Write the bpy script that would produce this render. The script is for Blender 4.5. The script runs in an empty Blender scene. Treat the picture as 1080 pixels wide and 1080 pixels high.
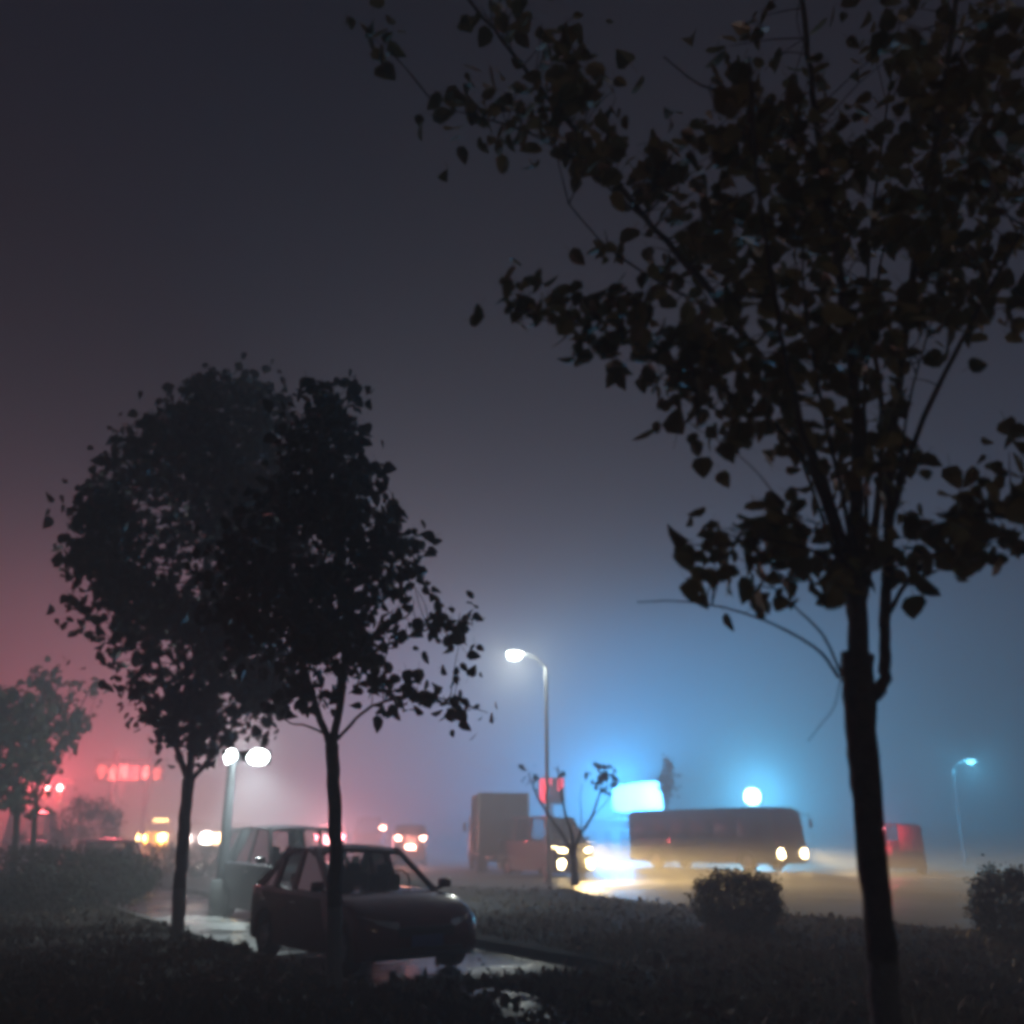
import bpy, bmesh, math, random
import numpy as np
from mathutils import Vector, Matrix
R = math.radians
random.seed(7)
rng = np.random.default_rng(11)
sc = bpy.context.scene
col = sc.collection

# ------------------------------------------------------------------ camera
EYE, PITCH, FPX = 1.6, 18.8, 1000.0
cam = bpy.data.cameras.new("camera")
cam.sensor_width = 36; cam.lens = 36 * FPX / 1080
cam.clip_start = 0.05; cam.clip_end = 1500
cam.dof.use_dof = True; cam.dof.focus_distance = 9.0; cam.dof.aperture_fstop = 0.85
camo = bpy.data.objects.new("camera", cam)
camo.location = (0, 0, EYE); camo.rotation_euler = (R(90 + PITCH), 0, 0)
col.objects.link(camo); sc.camera = camo

# ------------------------------------------------------------------ night sky
world = bpy.data.worlds.new("World"); sc.world = world; world.use_nodes = True
nt = world.node_tree; nt.nodes.clear()
sky = nt.nodes.new("ShaderNodeTexSky"); sky.sky_type = 'NISHITA'; sky.sun_disc = False
sky.sun_elevation = R(0.6); sky.sun_rotation = R(92)
sky.air_density = 1.0; sky.dust_density = 3.0
hs = nt.nodes.new("ShaderNodeHueSaturation"); hs.inputs['Saturation'].default_value = 0.55
tint = nt.nodes.new("ShaderNodeMix"); tint.data_type = 'RGBA'; tint.blend_type = 'MULTIPLY'
tint.inputs[0].default_value = 1.0; tint.inputs[7].default_value = (.74, 0.66, 1.35, 1)
bg = nt.nodes.new("ShaderNodeBackground"); bg.inputs[1].default_value = 0.012
wo = nt.nodes.new("ShaderNodeOutputWorld")
nt.links.new(sky.outputs[0], hs.inputs['Color']); nt.links.new(hs.outputs[0], tint.inputs[6])
nt.links.new(tint.outputs[2], bg.inputs[0]); nt.links.new(bg.outputs[0], wo.inputs[0])
back_glow = bpy.data.lights.new("back_glow", 'SUN'); back_glow.energy = 0.07; back_glow.angle = R(10); back_glow.color = (1, .84, .55)  # no sun at night: stands in for unseen warm glow behind the camera
back_glow_obj = bpy.data.objects.new("back_glow", back_glow); back_glow_obj.rotation_euler = (R(52), 0, R(25)); col.objects.link(back_glow_obj)

# ------------------------------------------------------------------ film
sc.view_settings.view_transform = 'Standard'; sc.view_settings.look = 'None'
sc.view_settings.exposure = 0.0; sc.view_settings.gamma = 1.0
sc.render.engine = 'CYCLES'
cy = sc.cycles
cy.use_denoising = True
cy.max_bounces = 8; cy.diffuse_bounces = 2; cy.glossy_bounces = 3; cy.transmission_bounces = 3
cy.volume_bounces = 1; cy.transparent_max_bounces = 16
cy.sample_clamp_indirect = 0.8; cy.sample_clamp_direct = 60.0
cy.use_light_tree = True
cy.filter_width = 4.0; cy.use_adaptive_sampling = False

# light levels (watts) of the lamps the place has
P_FLOOD, P_STREET, P_SIGN, P_GLOBE, P_FAR = 900, 900, 34000, 13000, 1700
P_SIGNAL, P_HEAD = 4200, 9500
HAZE_DENSITY = 0.027

# ------------------------------------------------------------------ helpers
TH = R(PITCH); CT, ST = math.cos(TH), math.sin(TH)
def ray(px, py):
    x = (px - 540) / FPX; y = -(py - 540) / FPX
    return Vector((x, CT - y * ST, ST + y * CT))
def at(px, py, Y):
    d = ray(px, py); return Vector((0, 0, EYE)) + d * (Y / d.y)
def ground(px, py, z=0.0):
    d = ray(px, py); return Vector((0, 0, EYE)) + d * ((z - EYE) / d.z)
DV = Vector((.53, -.848, 0)); NV = Vector((.848, .53, 0)); DANG = math.atan2(DV.y, DV.x)
def sn(s, o, z=0.0):
    return Vector((DV.x * s + NV.x * o, DV.y * s + NV.y * o, z))

MATS = {}
def mat(name, base, rough=.6, metal=0, noise=0, nscale=8, coat=0, spec=.5, bump=0, bscale=30):
    if name in MATS: return MATS[name]
    m = bpy.data.materials.new(name); m.use_nodes = True
    t = m.node_tree; b = t.nodes["Principled BSDF"]
    b.inputs["Base Color"].default_value = (*base, 1); b.inputs["Roughness"].default_value = rough
    b.inputs["Metallic"].default_value = metal; b.inputs["Coat Weight"].default_value = coat
    b.inputs["Specular IOR Level"].default_value = spec
    tc = t.nodes.new("ShaderNodeTexCoord")
    if noise:
        n = t.nodes.new("ShaderNodeTexNoise"); n.inputs["Scale"].default_value = nscale; n.inputs["Detail"].default_value = 6
        r = t.nodes.new("ShaderNodeValToRGB")
        lo = [c * (1 - noise) for c in base]; hi = [min(1, c * (1 + noise)) for c in base]
        r.color_ramp.elements[0].color = (*lo, 1); r.color_ramp.elements[1].color = (*hi, 1)
        r.color_ramp.elements[0].position = .3; r.color_ramp.elements[1].position = .7
        t.links.new(tc.outputs["Object"], n.inputs[0]); t.links.new(n.outputs[0], r.inputs[0]); t.links.new(r.outputs[0], b.inputs["Base Color"])
    if bump:
        n2 = t.nodes.new("ShaderNodeTexNoise"); n2.inputs["Scale"].default_value = bscale; n2.inputs["Detail"].default_value = 5
        bm_ = t.nodes.new("ShaderNodeBump"); bm_.inputs["Strength"].default_value = bump; bm_.inputs["Distance"].default_value = .02
        t.links.new(tc.outputs["Object"], n2.inputs[0]); t.links.new(n2.outputs[0], bm_.inputs["Height"]); t.links.new(bm_.outputs[0], b.inputs["Normal"])
    MATS[name] = m; return m
def emit(name, color, strength):
    if name in MATS: return MATS[name]
    m = bpy.data.materials.new(name); m.use_nodes = True
    b = m.node_tree.nodes["Principled BSDF"]
    b.inputs["Base Color"].default_value = (*[c * .5 for c in color], 1); b.inputs["Roughness"].default_value = .3
    b.inputs["Emission Color"].default_value = (*color, 1); b.inputs["Emission Strength"].default_value = strength
    MATS[name] = m; return m
def glass_mat(name, tintc=(.75, .8, .8), clear=.75):
    if name in MATS: return MATS[name]
    m = bpy.data.materials.new(name); m.use_nodes = True; t = m.node_tree; t.nodes.clear()
    tr = t.nodes.new("ShaderNodeBsdfTransparent"); tr.inputs[0].default_value = (*tintc, 1)
    gl = t.nodes.new("ShaderNodeBsdfGlossy"); gl.inputs[1].default_value = .06
    lw = t.nodes.new("ShaderNodeLayerWeight"); lw.inputs[0].default_value = .35
    mx = t.nodes.new("ShaderNodeMixShader"); o = t.nodes.new("ShaderNodeOutputMaterial")
    t.links.new(lw.outputs[0], mx.inputs[0]); t.links.new(tr.outputs[0], mx.inputs[1]); t.links.new(gl.outputs[0], mx.inputs[2])
    t.links.new(mx.outputs[0], o.inputs[0]); MATS[name] = m; return m

class MB:
    def __init__(self): self.v = []; self.f = []; self.m = []
    def add(self, vs, fs, mi=0):
        b = len(self.v); self.v += [tuple(p) for p in vs]
        self.f += [tuple(i + b for i in f) for f in fs]; self.m += [mi] * len(fs); return self
    def box(self, c, s, rot=None, mi=0, bev=0.0):
        bm = bmesh.new(); bmesh.ops.create_cube(bm, size=1)
        for v in bm.verts: v.co = Vector((v.co.x * s[0], v.co.y * s[1], v.co.z * s[2]))
        if bev: bmesh.ops.bevel(bm, geom=bm.edges[:], offset=bev, segments=2, affect='EDGES', profile=.5)
        M = Matrix.Translation(c) @ (rot.to_4x4() if rot else Matrix())
        bm.verts.index_update()
        self.add([M @ v.co for v in bm.verts], [[v.index for v in f.verts] for f in bm.faces], mi); bm.free(); return self
    def tube(self, pts, radii, n=8, mi=0, cap=True):
        pts = [Vector(p) for p in pts]; vs = []; fs = []
        if not hasattr(radii, '__len__'): radii = [radii] * len(pts)
        ref = None
        for i, p in enumerate(pts):
            d = (pts[min(i + 1, len(pts) - 1)] - pts[max(i - 1, 0)]).normalized()
            if ref is None: ref = Vector((1, 0, 0)) if abs(d.x) < .9 else Vector((0, 1, 0))
            u = (ref - d * ref.dot(d)).normalized(); w = d.cross(u); ref = u
            for k in range(n):
                a = 2 * math.pi * k / n; vs.append(p + (u * math.cos(a) + w * math.sin(a)) * radii[i])
        for i in range(len(pts) - 1):
            for k in range(n):
                a = i * n + k; b = i * n + (k + 1) % n; fs.append((a, b, b + n, a + n))
        if cap: fs.append(tuple(range(n))[::-1]); fs.append(tuple(range((len(pts) - 1) * n, len(pts) * n)))
        return self.add(vs, fs, mi)
    def lathe(self, prof, origin=(0, 0, 0), axis='z', n=20, mi=0):
        vs = []; fs = []; o = Vector(origin)
        for r, h in prof:
            for k in range(n):
                a = 2 * math.pi * k / n; c, s_ = r * math.cos(a), r * math.sin(a)
                vs.append(o + (Vector((c, s_, h)) if axis == 'z' else Vector((c, h, s_)) if axis == 'y' else Vector((h, c, s_))))
        for i in range(len(prof) - 1):
            for k in range(n):
                a = i * n + k; b = i * n + (k + 1) % n; fs.append((a, b, b + n, a + n))
        return self.add(vs, fs, mi)
    def prism(self, prof, layers, mi=0):
        """side profile (x,z) carried through layers (y, function(x,z)->(x,z))"""
        n = len(prof); vs = []; fs = []
        for y, fn in layers:
            for x, z in prof:
                q = fn(x, z); vs.append((q[0], y, q[1]))
        for i in range(len(layers) - 1):
            for k in range(n):
                a = i * n + k; b = i * n + (k + 1) % n; fs.append((a, b, b + n, a + n))
        fs.append(tuple(range(n))[::-1]); fs.append(tuple(range((len(layers) - 1) * n, len(layers) * n)))
        return self.add(vs, fs, mi)
    def build(self, name, m, parent=None, smooth=True, angle=40):
        me = bpy.data.meshes.new(name); me.from_pydata(self.v, [], self.f)
        ms = m if isinstance(m, (list, tuple)) else [m]
        for x in ms: me.materials.append(x)
        if len(ms) > 1: me.polygons.foreach_set('material_index', self.m)
        bm = bmesh.new(); bm.from_mesh(me); bmesh.ops.recalc_face_normals(bm, faces=bm.faces[:]); bm.to_mesh(me); bm.free()
        if smooth:
            me.shade_smooth()
            try: me.set_sharp_from_angle(angle=R(angle))
            except Exception: pass
        o = bpy.data.objects.new(name, me); col.objects.link(o)
        if parent is not None: o.parent = parent
        return o
def tag(o, label=None, cat=None, group=None, kind=None):
    if label: o['label'] = label
    if cat: o['category'] = cat
    if group: o['group'] = group
    if kind: o['kind'] = kind
    return o
def thing(name, label, cat, loc=(0, 0, 0), rz=0, group=None):
    o = bpy.data.objects.new(name, None); o.empty_display_size = .2; col.objects.link(o)
    o.location = loc; o.rotation_euler = (0, 0, rz); return tag(o, label, cat, group)
def copy_tree(o, parent=None):
    c = o.copy(); col.objects.link(c); c.parent = parent
    if parent is not None: c.matrix_parent_inverse = o.matrix_parent_inverse.copy()
    for ch in list(o.children): copy_tree(ch, c)
    return c
def lamp(kind, parent, loc, power, color, radius=.08, aim=None, angle=120, blend=.8, wide=1):
    l = bpy.data.lights.new("lamp", kind); l.energy = power; l.color = color
    l.shadow_soft_size = radius
    if kind == 'SPOT': l.spot_size = R(angle); l.spot_blend = blend
    o = bpy.data.objects.new("lamp", l); col.objects.link(o); o.parent = parent; o.location = loc
    if wide != 1: o.scale = (wide, 1, 1)
    if aim is not None: o.rotation_euler = Vector(aim).to_track_quat('-Z', 'Y').to_euler()
    return o
def spline(pts, n=6):
    pts = [Vector(p) for p in pts]; out = []
    P = [pts[0] * 2 - pts[1]] + pts + [pts[-1] * 2 - pts[-2]]
    for i in range(1, len(P) - 2):
        for k in range(n):
            t = k / n; a, b, c, d = P[i - 1], P[i], P[i + 1], P[i + 2]
            out.append(.5 * ((2 * b) + (c - a) * t + (2 * a - 5 * b + 4 * c - d) * t * t + (3 * b - a - 3 * c + d) * t ** 3))
    out.append(pts[-1]); return out

# ------------------------------------------------------------------ ground materials
def wet_asphalt(name, base, r0, r1, scale):
    m = bpy.data.materials.new(name); m.use_nodes = True; t = m.node_tree; b = t.nodes["Principled BSDF"]
    tc = t.nodes.new("ShaderNodeTexCoord")
    n = t.nodes.new("ShaderNodeTexNoise"); n.inputs["Scale"].default_value = scale; n.inputs["Detail"].default_value = 4
    mr = t.nodes.new("ShaderNodeMapRange"); mr.inputs[1].default_value = .38; mr.inputs[2].default_value = .62
    mr.inputs[3].default_value = r0; mr.inputs[4].default_value = r1
    n2 = t.nodes.new("ShaderNodeTexNoise"); n2.inputs["Scale"].default_value = 14; n2.inputs["Detail"].default_value = 8
    r = t.nodes.new("ShaderNodeValToRGB")
    r.color_ramp.elements[0].color = (*[c * .7 for c in base], 1); r.color_ramp.elements[1].color = (*[c * 1.35 for c in base], 1)
    n3 = t.nodes.new("ShaderNodeTexNoise"); n3.inputs["Scale"].default_value = 55; n3.inputs["Detail"].default_value = 3
    bp = t.nodes.new("ShaderNodeBump"); bp.inputs["Distance"].default_value = .01
    t.links.new(tc.outputs["Object"], n.inputs[0]); t.links.new(tc.outputs["Object"], n2.inputs[0]); t.links.new(tc.outputs["Object"], n3.inputs[0])
    t.links.new(n.outputs[0], mr.inputs[0]); t.links.new(mr.outputs[0], b.inputs["Roughness"])
    t.links.new(n2.outputs[0], r.inputs[0]); t.links.new(r.outputs[0], b.inputs["Base Color"])
    t.links.new(n3.outputs[0], bp.inputs["Height"]); t.links.new(mr.outputs[0], bp.inputs["Strength"])
    t.links.new(bp.outputs[0], b.inputs["Normal"])
    return m
M_road = wet_asphalt("wet road", (.10, .095, .083), .44, .66, .35)
M_lane = wet_asphalt("wet parking asphalt", (.14, .137, .13), .16, .46, .6)
M_soil = mat("damp soil and leaf litter", (.022, .017, .011), .9, noise=.55, nscale=5, bump=.8, bscale=18)
M_plain = mat("open ground", (.05, .045, .04), .9, noise=.4, nscale=.5)
M_kerb = mat("concrete kerb", (.12, .115, .105), .55, noise=.25, nscale=6, bump=.3)
M_path = wet_asphalt("wet worn path", (.10, .095, .085), .12, .5, 1.4)

# ------------------------------------------------------------------ ground, road, lane, verges
O1, O2, O3 = 4.5, 7.7, 15.2          # kerb lines, measured across the road
SEND = -9.75                        # where the parking lane stops
mb = MB(); N = 48
mb.add([(0, 0, -.02)] + [(185 * math.cos(2 * math.pi * k / N), 185 * math.sin(2 * math.pi * k / N), -.02) for k in range(N)],
       [(0, 1 + k, 1 + (k + 1) % N) for k in range(N)])
tag(mb.build("ground", M_plain), kind='structure')
mb = MB(); mb.add([sn(-150, O3 - .05), sn(60, O3 - .05), sn(60, 60), sn(-150, 60)], [(0, 1, 2, 3)])
for v in range(4): mb.v[v] = (mb.v[v][0], mb.v[v][1], -.004)
tag(mb.build("road", M_road), kind='structure')
mb = MB(); mb.add([sn(-120, O1 - .05), sn(SEND, O1 - .05), sn(SEND, O2 + .05), sn(-120, O2 + .05)], [(0, 1, 2, 3)])
tag(mb.build("parking_lane", M_lane), kind='structure')
mk = MB()
for s0 in range(-140, 40, 10):
    for o in (22.0, 26.5):
        mk.add([sn(s0, o, .004), sn(s0 + 4, o, .004), sn(s0 + 4, o + .15, .004), sn(s0, o + .15, .004)], [(0, 1, 2, 3)])
tag(mk.build("lane_markings", mat("worn road paint", (.6, .6, .57), .5, noise=.3, nscale=3)), kind='structure')

def hnoise(x, y):
    return .5 * (math.sin(x * 1.7 + 1.3 * math.sin(y * .9)) * math.sin(y * 1.3 + .7) + .5 * math.sin(x * 4.1 + y * 2.3) * math.sin(y * 3.7 - x))
TREE_V = ground(607, 950)           # little tree on the verge
def verge_h(x, y, lim):
    """height of a planted strip at (x,y); lim is the distance to its nearest edge"""
    k = max(0, min(1, lim / .8))
    h = .11 + k * (.05 + .035 * hnoise(x, y))
    d2 = (x - TREE_V.x) ** 2 + (y - TREE_V.y) ** 2
    h += .14 * math.exp(-d2 / (.55 ** 2)) + .10 * math.exp(-d2 / 9)
    return h
def strip(name, s0, s1, o0, o1, ds, do, edge):
    ns = max(2, int((s1 - s0) / ds)); no = max(2, int((o1 - o0) / do)); vs = []; fs = []
    for i in range(ns + 1):
        for j in range(no + 1):
            s = s0 + (s1 - s0) * i / ns; o = o0 + (o1 - o0) * j / no; p = sn(s, o)
            vs.append((p.x, p.y, verge_h(p.x, p.y, edge(s, o))))
    for i in range(ns):
        for j in range(no):
            a = i * (no + 1) + j; fs.append((a, a + 1, a + no + 2, a + no + 1))
    return tag(MB().add(vs, fs).build(name, M_soil if name == "lawn" else mat("verge soil with light painted in", (.065, .06, .052), .9, noise=.5, nscale=4, bump=.8, bscale=16)), kind='structure')  # verge soil coloured lighter than the lawn to stand for brighter light
KW = .14
def e_near(s, o): return min(O1 - KW - o, 99)
def e_far(s, o): return min(o - (O2 + KW), O3 - KW - o) if s < SEND else min(O3 - KW - o, 99, 9 if s > SEND + .3 else 0.5)
strip("lawn", -60, 25, -22, O1 - KW, .45, .45, e_near)
strip("verge", -90, SEND + KW, O2 + KW, O3 - KW, .45, .4, e_far)
strip("verge", SEND + KW + .001, 25, O1 - KW, O3 - KW, .45, .4, e_far)
kb = MB()
def kerb(p0, p1):
    d = (p1 - p0).normalized(); L = (p1 - p0).length; n = max(1, int(L / 1.0)); a = math.atan2(d.y, d.x)
    rot = Matrix.Rotation(a, 3, 'Z')
    for i in range(n):
        c = p0 + d * (L * (i + .5) / n); kb.box((c.x, c.y, .03), (L / n - .012, KW, .2), rot, bev=.012)
kerb(sn(-70, O1 - KW / 2), sn(SEND, O1 - KW / 2)); kerb(sn(-70, O2 + KW / 2), sn(-16, O2 + KW / 2))
kerb(sn(-75, O3 - KW / 2), sn(20, O3 - KW / 2))
tag(kb.build("kerb", M_kerb), kind='structure')
# worn wet path from the end of the lane towards the viewer
pp = [ground(505, 1046, .13), ground(540, 1062, .13), ground(575, 1085, .13), ground(600, 1110, .13)]
c = spline(pp, 6); vs = []; fs = []
for i, p in enumerate(c):
    d = (c[min(i + 1, len(c) - 1)] - c[max(i - 1, 0)]).normalized(); nn = Vector((-d.y, d.x, 0))
    w = .30 + .07 * math.sin(i * 1.7)
    for q in (-1, -.4, .4, 1):
        pt = p + nn * w * q; z = verge_h(pt.x, pt.y, 2) + (.022 if abs(q) < 1 else -.01); vs.append((pt.x, pt.y, z))
for i in range(len(c) - 1):
    for k in range(3): a = i * 4 + k; fs.append((a, a + 1, a + 5, a + 4))
tag(MB().add(vs, fs).build("footpath", M_path), kind='structure')

# ------------------------------------------------------------------ foliage
def leaf_mat(name, c1, c2, rough=.55):
    m = bpy.data.materials.new(name); m.use_nodes = True; t = m.node_tree; b = t.nodes["Principled BSDF"]
    g = t.nodes.new("ShaderNodeNewGeometry"); r = t.nodes.new("ShaderNodeValToRGB")
    r.color_ramp.elements[0].color = (*c1, 1); r.color_ramp.elements[1].color = (*c2, 1)
    t.links.new(g.outputs["Random Per Island"], r.inputs[0]); t.links.new(r.outputs[0], b.inputs["Base Color"])
    b.inputs["Roughness"].default_value = rough
    return m
M_leafA = leaf_mat("autumn olive leaves", (.13, .14, .04), (.34, .23, .07))
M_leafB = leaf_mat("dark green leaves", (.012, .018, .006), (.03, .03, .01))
M_leafC = leaf_mat("shrub leaves", (.09, .11, .07), (.18, .19, .12))
def bark_mat(name, base, wash=None):
    m = mat(name, base, .9, noise=.4, nscale=14, bump=.9, bscale=26)
    if wash:
        t = m.node_tree; b = t.nodes["Principled BSDF"]; src = b.inputs["Base Color"].links[0].from_socket
        tc = t.nodes.new("ShaderNodeTexCoord"); sp = t.nodes.new("ShaderNodeSeparateXYZ")
        n = t.nodes.new("ShaderNodeTexNoise"); n.inputs["Scale"].default_value = 18
        ad = t.nodes.new("ShaderNodeMath"); ad.operation = 'MULTIPLY_ADD'; ad.inputs[1].default_value = .07
        mr = t.nodes.new("ShaderNodeMapRange"); mr.inputs[1].default_value = wash; mr.inputs[2].default_value = wash + .03
        mr.inputs[3].default_value = 1; mr.inputs[4].default_value = 0
        mx = t.nodes.new("ShaderNodeMix"); mx.data_type = 'RGBA'; mx.inputs[7].default_value = (.20, .20, .19, 1)
        t.links.new(tc.outputs["Object"], sp.inputs[0]); t.links.new(tc.outputs["Object"], n.inputs[0])
        t.links.new(n.outputs[0], ad.inputs[0]); t.links.new(sp.outputs[2], ad.inputs[2])
        t.links.new(ad.outputs[0], mr.inputs[0]); t.links.new(mr.outputs[0], mx.inputs[0])
        t.links.new(src, mx.inputs[6]); t.links.new(mx.outputs[2], b.inputs["Base Color"])
    return m
LEAF = np.array([(0, 0, 0), (-.36, .06, .06), (-.52, .40, .10), (-.30, .78, .02), (0, 1.05, -.10), (.30, .78, .02), (.52, .40, .10), (.36, .06, .06), (0, .5, -.04), (-.015, -.02, 0), (.015, -.02, 0), (.01, -.55, .10), (-.01, -.55, .10)])
SMALL = np.array([(0, 0, 0), (-.30, .40, .05), (-.16, .75, .02), (0, 1, -.08), (.2, .7, .02), (.32, .36, .05)])
def leaves_mesh(name, pos, size, m, parent, big=True, hang=.6, origin=(0, 0, 0)):
    """one mesh of leaf blades at the points pos"""
    pos = np.asarray(pos) - np.array(origin); n = len(pos); T = LEAF if big else SMALL; k = len(T)
    tip = rng.normal(size=(n, 3)); tip[:, 2] -= hang * 1.5; tip /= np.linalg.norm(tip, axis=1)[:, None]
    nr = rng.normal(size=(n, 3)); nr -= (nr * tip).sum(1)[:, None] * tip; nr /= np.linalg.norm(nr, axis=1)[:, None]
    sd = np.cross(tip, nr); s = size * rng.uniform(.55, 1.3, n)
    wd = rng.uniform(.7, 1.15, n)[:, None, None]; cu = rng.normal(0, .22, n)[:, None, None]; fo = rng.uniform(-.2, 2.4, n)[:, None, None]; sk = rng.normal(0, .18, n)[:, None, None]
    tx, ty, tz = T[None, :, 0:1], T[None, :, 1:2], T[None, :, 2:3]
    X = tx * wd + sk * ty * ty; Z = tz * fo + cu * ty * np.abs(ty) * 1.6
    V = pos[:, None, :] + s[:, None, None] * (X * sd[:, None, :] + ty * tip[:, None, :] + Z * nr[:, None, :])
    if big: F = [[0, 1, 2, 8], [8, 2, 3, 4], [0, 8, 6, 7], [8, 4, 5, 6], [9, 10, 11, 12]]
    else: F = [[0, 1, 2, 3], [0, 3, 4, 5]]
    faces = [tuple(b * k + i for i in f) for b in range(n) for f in F]
    me = bpy.data.meshes.new(name); me.from_pydata(V.reshape(-1, 3).tolist(), [], faces); me.materials.append(m)
    o = bpy.data.objects.new(name, me); col.objects.link(o)
    if parent is not None: o.parent = parent
    return o
def ell(cx, cy, rx, ry, Y, dep, n):
    """n points filling a crown lobe: its centre is where (cx,cy) lies at distance Y, dep is its depth"""
    out = []
    while len(out) < n:
        a, b, c = random.uniform(-1, 1), random.uniform(-1, 1), random.uniform(-1, 1)
        q = a * a + b * b + c * c
        if q > 1 or random.random() > .35 + .65 * q: continue
        k = random.uniform(1.05, 1.28) if random.random() < .10 else 1.0
        p = at(cx + a * rx * k, cy + b * ry * k, Y + c * dep); fq = 26 / max(6, Y) if Y > 6 else 5.5
        g = math.sin(p.x * fq + 1.3 * math.sin(p.z * fq * .6)) * math.sin(p.z * fq * 1.1 + .8 + p.y) + .35 * math.sin(p.y * fq * 1.7 + p.x * 2)
        if g < -.32 and n > 8 and random.random() < .88: continue
        out.append(p)
    return out
def tree(name, label, base, limbs, lobes, leaf, bark, leafm, nleaf=8, clump=.16, group=None, big=True, extra_leaves=(), twig=.006, cat='tree', hang=.6):
    """limbs: (points, start radius, end radius); lobes: lists of clump centres"""
    b = Vector(base); t = thing(name, label, cat, b, 0, group)
    mb = MB(); nodes = []
    for pts, r0, r1 in limbs:
        sp = spline(pts, 7); n = len(sp)
        wob = [p + Vector((random.gauss(0, 1), random.gauss(0, 1), random.gauss(0, .5))) * r0 * (.06 if r0 > .045 else .13) * (1 if 0 < i < n - 1 else 0) for i, p in enumerate(sp)]
        rad = [r0 + (r1 - r0) * (i / (n - 1)) ** .8 for i in range(n)]
        rad = [r * random.uniform(.94, 1.06) for r in rad]
        mb.tube([p - b for p in wob], rad, 9 if r0 > .03 else 6)
        nodes += [(p, rad[i]) for i, p in enumerate(sp) if rad[i] < .06]
    P = []; ND = np.array([tuple(p) for p, r in nodes])
    cl = [c for l in lobes for c in l]
    for c in cl:
        c = Vector(c); d = np.linalg.norm(ND - np.array(c), axis=1) + np.maximum(0, ND[:, 2] - c.z) * 1.2
        i = int(d.argmin()); p0 = Vector(ND[i])
        mid = p0.lerp(c, .5) + Vector((random.gauss(0, .05), random.gauss(0, .05), .05)) * (c - p0).length
        mb.tube([p - b for p in spline([p0, mid, c], 3)], [twig, twig * .9, twig * .85, twig * .75, twig * .7, twig * .6, twig * .4], 4, cap=False)
        ax = ((c - p0).normalized() + Vector((random.gauss(0, .5), random.gauss(0, .5), random.gauss(0, .5)))).normalized()
        for k in range(max(1, int(random.gauss(nleaf, nleaf * .3)))):
            P.append(c + ax * random.uniform(-1, 1) * clump * 1.25 + Vector((random.gauss(0, 1), random.gauss(0, 1), random.gauss(0, 1))) * clump * .55)
    P += list(extra_leaves)
    mb.build("trunk", bark, t)
    if P: leaves_mesh("crown", [tuple(p) for p in P], leaf, leafm, t, big, hang=hang, origin=tuple(b))
    return t

def L(Y, pts, r0, r1):
    """limb through points given as (px,py,dY)"""
    return ([at(p[0], p[1], Y + (p[2] if len(p) > 2 else 0)) for p in pts], r0, r1)
# ---- big near tree on the right
YR = 4.5
baseR = at(948, 1330, YR); baseR.z = .1
bR = bark_mat("rough grey brown bark", (.085, .07, .055), wash=1.0)
limbsR = [([baseR, at(934, 1050, YR), at(918, 880, YR), at(909, 770, YR), at(905, 690, YR)], .056, .077),
  L(YR, [(905, 700), (897, 620, .05), (872, 520, .1), (835, 430, .15), (770, 335, .2), (690, 240, .3), (600, 130, .3), (520, 30, .2), (470, -30, .2)], .040, .008),
  L(YR, [(907, 690), (905, 560, -.05), (903, 440, -.1), (890, 320, -.15), (868, 180, -.2), (850, 40, -.2), (840, -60, -.2)], .043, .012),
  L(YR, [(912, 745), (932, 715, .02), (934, 640, .05), (940, 480, .1), (958, 330, .1), (985, 160, 0), (1010, 0, -.1), (1020, -80, -.1)], .034, .014),
  L(YR, [(900, 640), (880, 560, -.3), (850, 470, -.5), (820, 330, -.7), (800, 200, -.8), (790, 60, -.9)], .022, .006),
  L(YR, [(908, 640), (925, 540, .3), (930, 430, .5), (915, 300, .7), (930, 150, .9), (950, 20, 1)], .024, .006),
  L(YR, [(905, 640), (892, 540, -.15), (868, 430, -.25), (850, 330, -.3), (846, 240, -.3)], .016, .005),
  L(YR, [(908, 640), (914, 520, .1), (912, 400, .2), (925, 300, .25), (940, 220, .3)], .016, .005),
  L(YR, [(890, 610), (858, 520, .2), (832, 450, .3), (800, 380, .4)], .012, .004),
  L(YR, [(935, 600), (948, 500, -.2), (960, 420, -.3), (985, 330, -.3)], .012, .004),
  L(YR, [(935, 560), (975, 440, -.1), (1030, 330, -.2), (1075, 250, -.3), (1120, 190, -.3)], .018, .006),
  L(YR, [(930, 660), (960, 610, .1), (1010, 565, .15), (1060, 535, .2), (1110, 520, .2)], .014, .005),
  L(YR, [(890, 600), (850, 578, -.1), (800, 568, -.15), (760, 575, -.2), (722, 574, -.2)], .010, .003),
  L(YR, [(885, 715), (862, 685, 0), (815, 658, .05), (765, 641, .1), (715, 634, .1), (672, 635, .1)], .009, .003),
  L(YR, [(888, 712), (868, 670, -.05), (838, 640, -.1), (800, 605, -.15)], .008, .003),
  L(YR, [(870, 520), (820, 450, 0), (760, 410, 0), (700, 385, .05), (640, 350, .1), (560, 335, .1)], .013, .004),
  L(YR, [(770, 335), (700, 300, .1), (640, 260, .1), (600, 215, .1)], .010, .004),
  L(YR, [(690, 240), (620, 180, .2), (560, 140, .2), (460, 112, .2)], .009, .003),
  L(YR, [(868, 180), (800, 110, -.2), (740, 90, -.2), (700, 60, -.2)], .010, .004),
  L(YR, [(958, 330), (1010, 220, .2), (1050, 100, .3), (1075, 20, .3)], .014, .005),
  L(YR, [(887, 715), (880, 745, 0), (866, 764, 0), (852, 782, 0)], .003, .0015),
  L(YR, [(845, 560, -.1), (800, 500, -.1), (765, 470, -.1), (735, 452, -.1)], .005, .002)]
e = lambda cx, cy, rx, ry, n, dep=.7: ell(cx, cy, rx, ry, YR, dep, n)
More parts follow.
